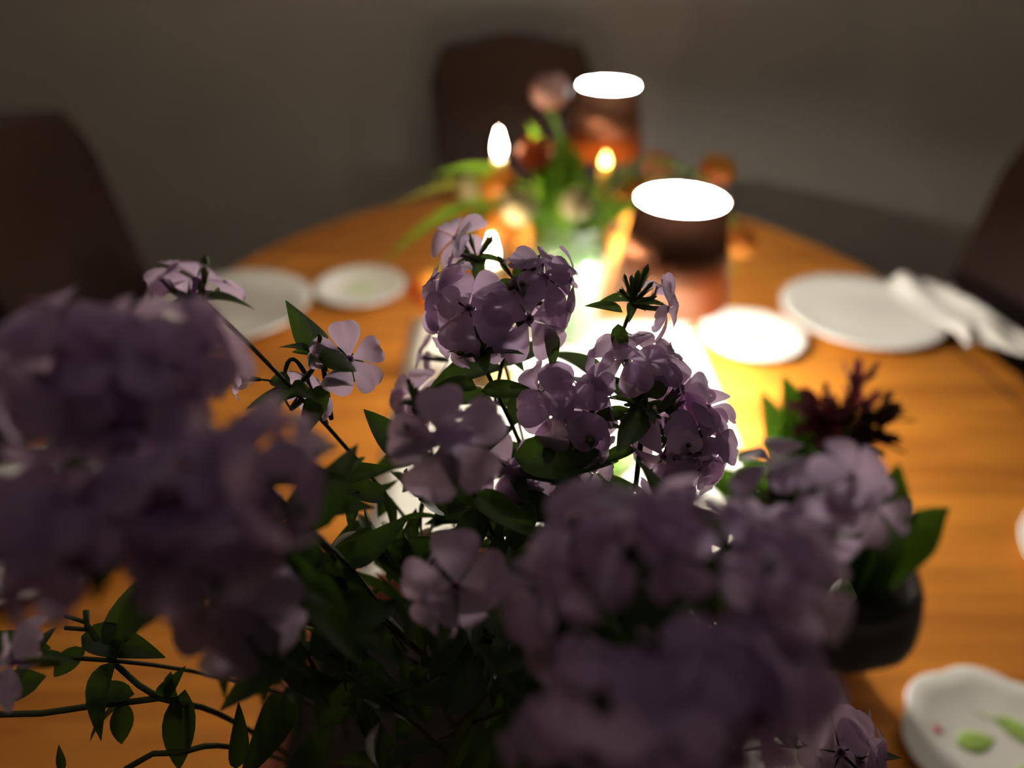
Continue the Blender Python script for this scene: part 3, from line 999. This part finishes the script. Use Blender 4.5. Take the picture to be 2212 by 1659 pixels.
# right cluster
head(P(1392, 880, 0.302), [B(1352, 775, -0.3, 0.55, 0.75, 0.95, 0.297), B(1402, 772, 0.25, 0.6, 0.6, 0.9, 0.299), B(1470, 838, 0.55, 0.5, -0.4, 0.95, 0.304),
                           B(1290, 815, -0.85, 0.15, 0.25, 0.75, 0.300), B(1440, 800, 0.5, 0.7, 0.3, 0.7, 0.305), B(1470, 870, 0.45, 0.2, -0.7, 0.9, 0.312)],
     root=P(1372, 1060, 0.315), buds=6, nodes=1)
head(P(1465, 960, 0.301), [B(1375, 930, -0.7, 0.0, -0.5, 0.8, 0.306), B(1436, 985, -0.35, -0.5, 0.7, 1.0, 0.297), B(1518, 960, 0.45, 0.1, 0.9, 1.0, 0.296),
                           B(1545, 925, 0.6, 0.25, 0.2, 0.85, 0.302), B(1530, 880, 0.4, 0.55, -0.6, 0.7, 0.308), B(1512, 1018, 0.4, -0.5, 0.7, 0.95, 0.299),
                           B(1440, 1062, -0.4, -0.4, 0.5, 0.7, 0.30), B(1490, 910, 0.2, 0.3, -0.7, 0.9, 0.312)], buds=6)
# spent head with only one side blossom
head(P(1368, 655, 0.315), [B(1440, 668, 0.75, -0.15, 0.45, 0.85, 0.305), B(1420, 620, 0.4, 0.9, 0.0, 0.5, 0.33)], buds=9, nodes=1)
# single blossoms on the left
head(P(700, 770, 0.300), [B(755, 776, 0.35, 0.05, 1, 0.88, 0.296)], root=P(716, 905, 0.315), buds=5, nodes=1, leaf_size=0.7)
leaf(P(705, 828, 0.300), N(-0.45, -1, 0.1), 0.62, N(0.2, 0.2, 1))
leaf(P(705, 828, 0.300), N(1, 0.35, -0.2), 0.45, N(0, 0.5, 1))
head(P(612, 838, 0.305), [B(665, 845, 0.3, 0.5, -0.6, 0.75, 0.308), B(512, 815, -0.9, 0.1, 0.3, 0.55, 0.300)], root=P(705, 915, 0.32), buds=0, nodes=0, sepals=False)
leaf(P(660, 848, 0.302), N(-1, -0.18, 0.1), 0.62, N(0.1, 0.6, 0.6))
leaf(P(640, 762, 0.300) + RGT * 0.010, N(-1, 0.15, 0.1), 0.30, N(0, 0.5, 1))
head(P(440, 648, 0.262), [B(424, 606, 0.05, 0.85, -0.35, 0.95, 0.262), B(350, 605, -0.6, 0.6, 0.2, 0.55, 0.255)], buds=3, nodes=1, leaf_size=0.5)
# softer blossoms nearer the lens, in front of the foliage
head(P(965, 960, 0.235), [B(968, 955, 0.0, 0.0, 1, 1.05, 0.228), B(960, 905, -0.1, 0.9, 0.3, 0.8, 0.235)], buds=1, nodes=1)
head(P(990, 1280, 0.235), [B(985, 1265, 0.05, -0.1, 1, 1.0, 0.226), B(930, 1262, -0.8, 0.1, 0.2, 0.6, 0.24)], buds=1, nodes=1)
head(P(900, 880, 0.36), [B(902, 850, -0.4, 0.4, -0.5, 0.9, 0.365), B(880, 905, -0.7, -0.1, -0.4, 0.85, 0.36), B(915, 772, -0.9, 0.1, 0.0, 0.8, 0.38)], buds=3, nodes=1)
head(P(1110, 1020, 0.33), [B(1105, 1005, -0.2, 0.1, 0.7, 0.85, 0.328), B(1150, 1040, 0.3, -0.2, 0.8, 0.8, 0.328), B(1070, 1080, -0.4, -0.4, 0.6, 0.8, 0.33)], buds=4, nodes=2)
head(P(70, 1420, 0.275), [B(30, 1430, -0.9, 0.1, 0.25, 0.85, 0.235)], buds=1, nodes=1)
head(P(1835, 1640, 0.295), [B(1815, 1625, -0.25, 0.1, 0.9, 0.95, 0.288), B(1872, 1600, 0.6, 0.35, 0.4, 0.9, 0.292), B(1765, 1570, -0.7, 0.3, -0.2, 0.7, 0.30),
                            B(1900, 1655, 0.7, -0.2, 0.3, 0.8, 0.292)], buds=6, nodes=2, root=T(PX + 0.11, PY - 0.03, PZ - 0.022))
head(P(520, 1340, 0.215), [B(515, 1330, 0.2, 0.0, 0.9, 1.0, 0.205), B(540, 1260, 0.4, 0.6, 0.5, 0.8, 0.21)], buds=1, nodes=1)

# heads close to the lens on the left and on the right: domes of blossoms
def dome(px, py, d, n, spread, size=1.0, flat=0.8, aim=(0, 0.55, 0.75), buds=2):
    nd = P(px, py, d)
    ax = N(*aim)
    a1 = ax.cross(RGT).normalized()
    a2 = ax.cross(a1)
    bl = []
    for k in range(n):
        u = (k + 0.5) / n
        th = math.acos(1 - u * (1.25))
        f = k * 2.399963 + random.uniform(-0.25, 0.25)
        dv = ax * math.cos(th) + (a1 * math.cos(f) + a2 * math.sin(f)) * math.sin(th)
        pos = nd + dv * spread * random.uniform(0.85, 1.12)
        bl.append((pos, (dv + Vector((random.uniform(-.35, .35), random.uniform(-.35, .35), random.uniform(-.25, .35)))).normalized(), size * random.uniform(0.85, 1.1)))
    head(nd - ax * spread * 0.35, bl, buds=buds, nodes=2, leaf_size=0.8)

dome(165, 815, 0.180, 5, 0.015, 0.80)
dome(345, 815, 0.185, 6, 0.015, 0.80)
dome(270, 880, 0.175, 4, 0.012, 0.78)
dome(565, 1045, 0.175, 5, 0.014, 0.80, aim=(0.3, 0.4, 0.7))
dome(360, 1075, 0.168, 5, 0.014, 0.80)
dome(50, 1165, 0.165, 5, 0.013, 0.80)
dome(220, 1175, 0.165, 4, 0.012, 0.80)
dome(470, 1180, 0.168, 4, 0.011, 0.80)
dome(1310, 1200, 0.180, 4, 0.014, 0.78)
dome(1500, 1165, 0.180, 4, 0.012, 0.76)
dome(1665, 1250, 0.175, 3, 0.011, 0.80, aim=(0.3, 0.3, 0.7))
dome(1800, 1085, 0.200, 3, 0.012, 0.72, aim=(0.2, 0.1, 0.9))
dome(1690, 1075, 0.210, 2, 0.010, 0.80, aim=(-0.3, 0.5, 0.6))
dome(1200, 1330, 0.190, 2, 0.009, 0.80, aim=(-0.4, 0.2, 0.7))
dome(1320, 1520, 0.160, 4, 0.013, 0.80)
dome(1520, 1520, 0.160, 4, 0.014, 0.78)
dome(1650, 1480, 0.165, 4, 0.011, 0.80, aim=(0.3, 0.3, 0.7))
dome(1220, 1610, 0.170, 3, 0.012, 0.80, aim=(-0.3, 0.3, 0.7))
dome(1450, 1660, 0.155, 4, 0.015, 0.80)

# trailing shoots low on the left, seen against the wood
def shoot(pts, r=0.0015):
    mb = MB(); mb.tube([PI0 @ p for p in pts], r, 6); mb.build('stem', M['phlox_stem'], ph)

q = lambda x, y, d=0.305: P(x, y, d)
rootL = T(PX - 0.118, PY - 0.02, PZ - 0.022)
shoot(bez(rootL, q(470, 1520, 0.325), q(405, 1522), 6) + [q(345, 1508), q(290, 1515), q(200, 1525), q(90, 1541), q(-20, 1544)], 0.0013)
shoot([q(345, 1508), q(300, 1480), q(255, 1440), q(222, 1400), q(188, 1350), q(186, 1318)], 0.0013)
shoot([q(188, 1345), q(140, 1330)], 0.0009); shoot([q(188, 1360), q(140, 1356)], 0.0009)
shoot(bez(rootL, q(505, 1600, 0.33), q(440, 1612), 6) + [q(390, 1626), q(330, 1628), q(270, 1662)], 0.0012)
leaf(q(176, 1375), N(1, -0.12, 0.1), 0.80, N(0, 0.7, 0.9))
leaf(q(186, 1400), N(-0.75, -0.55, 0.2), 0.48, N(0.2, 0.4, 1))
leaf(q(240, 1385), N(0.9, 0.45, 0.3), 0.50, N(0.2, -0.6, 0.6))
leaf(q(290, 1500), N(-1, 0.2, 0.1), 0.52, N(0, 0.5, 1))
leaf(q(285, 1512), N(-0.95, -0.42, 0), 0.62, N(0, 1, 0.3))
leaf(q(268, 1515), N(-0.05, -1, 0.1), 0.50, N(0.4, 0.1, 1))
leaf(q(345, 1505), N(0.5, 0.55, 0.3), 0.40, N(0.3, 0.2, 1))
leaf(q(400, 1490), N(-0.12, -1, 0.1), 0.95, N(0.2, 0.0, 1))
leaf(q(370, 1450), N(0.1, -1, 0.1), 0.50, N(-0.5, 0, 1))
leaf(q(110, 1400, 0.32), N(-1, 0.1, 0), 0.9, N(0, 0.2, 1))  # this and the next leaf added to block light behind the blossom
leaf(q(100, 1460, 0.32), N(-1, -0.3, 0), 0.9, N(0, 0.2, 1))
leaf(q(135, 1665), N(-0.1, 1, 0.1), 0.25, N(0.6, 0, 1))
leaf(q(510, 1660), N(0.15, 1, 0.1), 0.60, N(0.6, 0, 1))
# sharp leaves on the left and lower edge of the clump
for (x, y, r, u, t, s_) in ((722, 1030, 0.8, 0.15, 0.1, 0.50), (775, 1060, -0.3, -1, 0.2, 0.36), (840, 1080, -0.8, 0.3, 0.1, 0.55), (880, 1000, -0.5, 0.8, 0.1, 0.6),
                            (800, 1180, -0.7, -0.35, 0.3, 0.6), (1040, 845, 1, 0.05, 0.1, 0.52), (1050, 850, -0.25, -1, 0.3, 0.55), (1030, 840, -1, 0.2, 0, 0.42),
                            (1110, 985, 1, 0.0, 0.2, 0.9), (1265, 1100, 1, 0.12, 0.0, 0.45), (1180, 1000, 0.2, 0.9, 0.1, 0.3), (1115, 640, 0.15, -1, 0.1, 0.30),
                            (1335, 700, 0.1, -1, 0.1, 0.35), (1345, 675, -0.9, 0.35, 0, 0.33), (1180, 700, 0.3, -1, 0, 0.42), (1375, 970, -0.8, -0.2, 0, 0.4),
                            (1370, 895, -1, -0.05, 0.2, 0.45), (1200, 1090, 0.3, -0.9, 0.2, 0.6), (1150, 1080, -0.4, -0.9, 0.2, 0.6)):
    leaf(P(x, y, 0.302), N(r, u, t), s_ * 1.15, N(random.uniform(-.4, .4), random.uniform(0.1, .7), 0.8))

# foliage of the clump, filling the middle
def fill(x0, x1, y0, y1, d0, d1, n, s0=0.6, s1=1.1):
    for k in range(n):
        p = P(random.uniform(x0, x1), random.uniform(y0, y1), random.uniform(d0, d1))
        if (p - T(PX, PY, PZ)).xy.length > 0.19 and p.z < TZ + PZ:
            continue
        dv = Vector((random.uniform(-1, 1), random.uniform(-1, 1), random.uniform(-0.5, 0.8)))
        leaf(p - dv.normalized() * 0.02, dv, random.uniform(s0, s1))

fill(700, 1290, 1120, 1420, 0.30, 0.40, 60)
fill(560, 1250, 1350, 1640, 0.28, 0.40, 50)
fill(880, 1290, 1010, 1180, 0.305, 0.36, 26, 0.5, 0.85)
fill(1180, 1680, 1120, 1640, 0.26, 0.36, 40)
fill(480, 900, 1180, 1420, 0.24, 0.34, 16)
fill(760, 930, 1000, 1200, 0.31, 0.36, 12, 0.4, 0.7)
fill(1650, 1780, 1080, 1500, 0.24, 0.30, 12)
fill(60, 480, 900, 1250, 0.20, 0.25, 12)
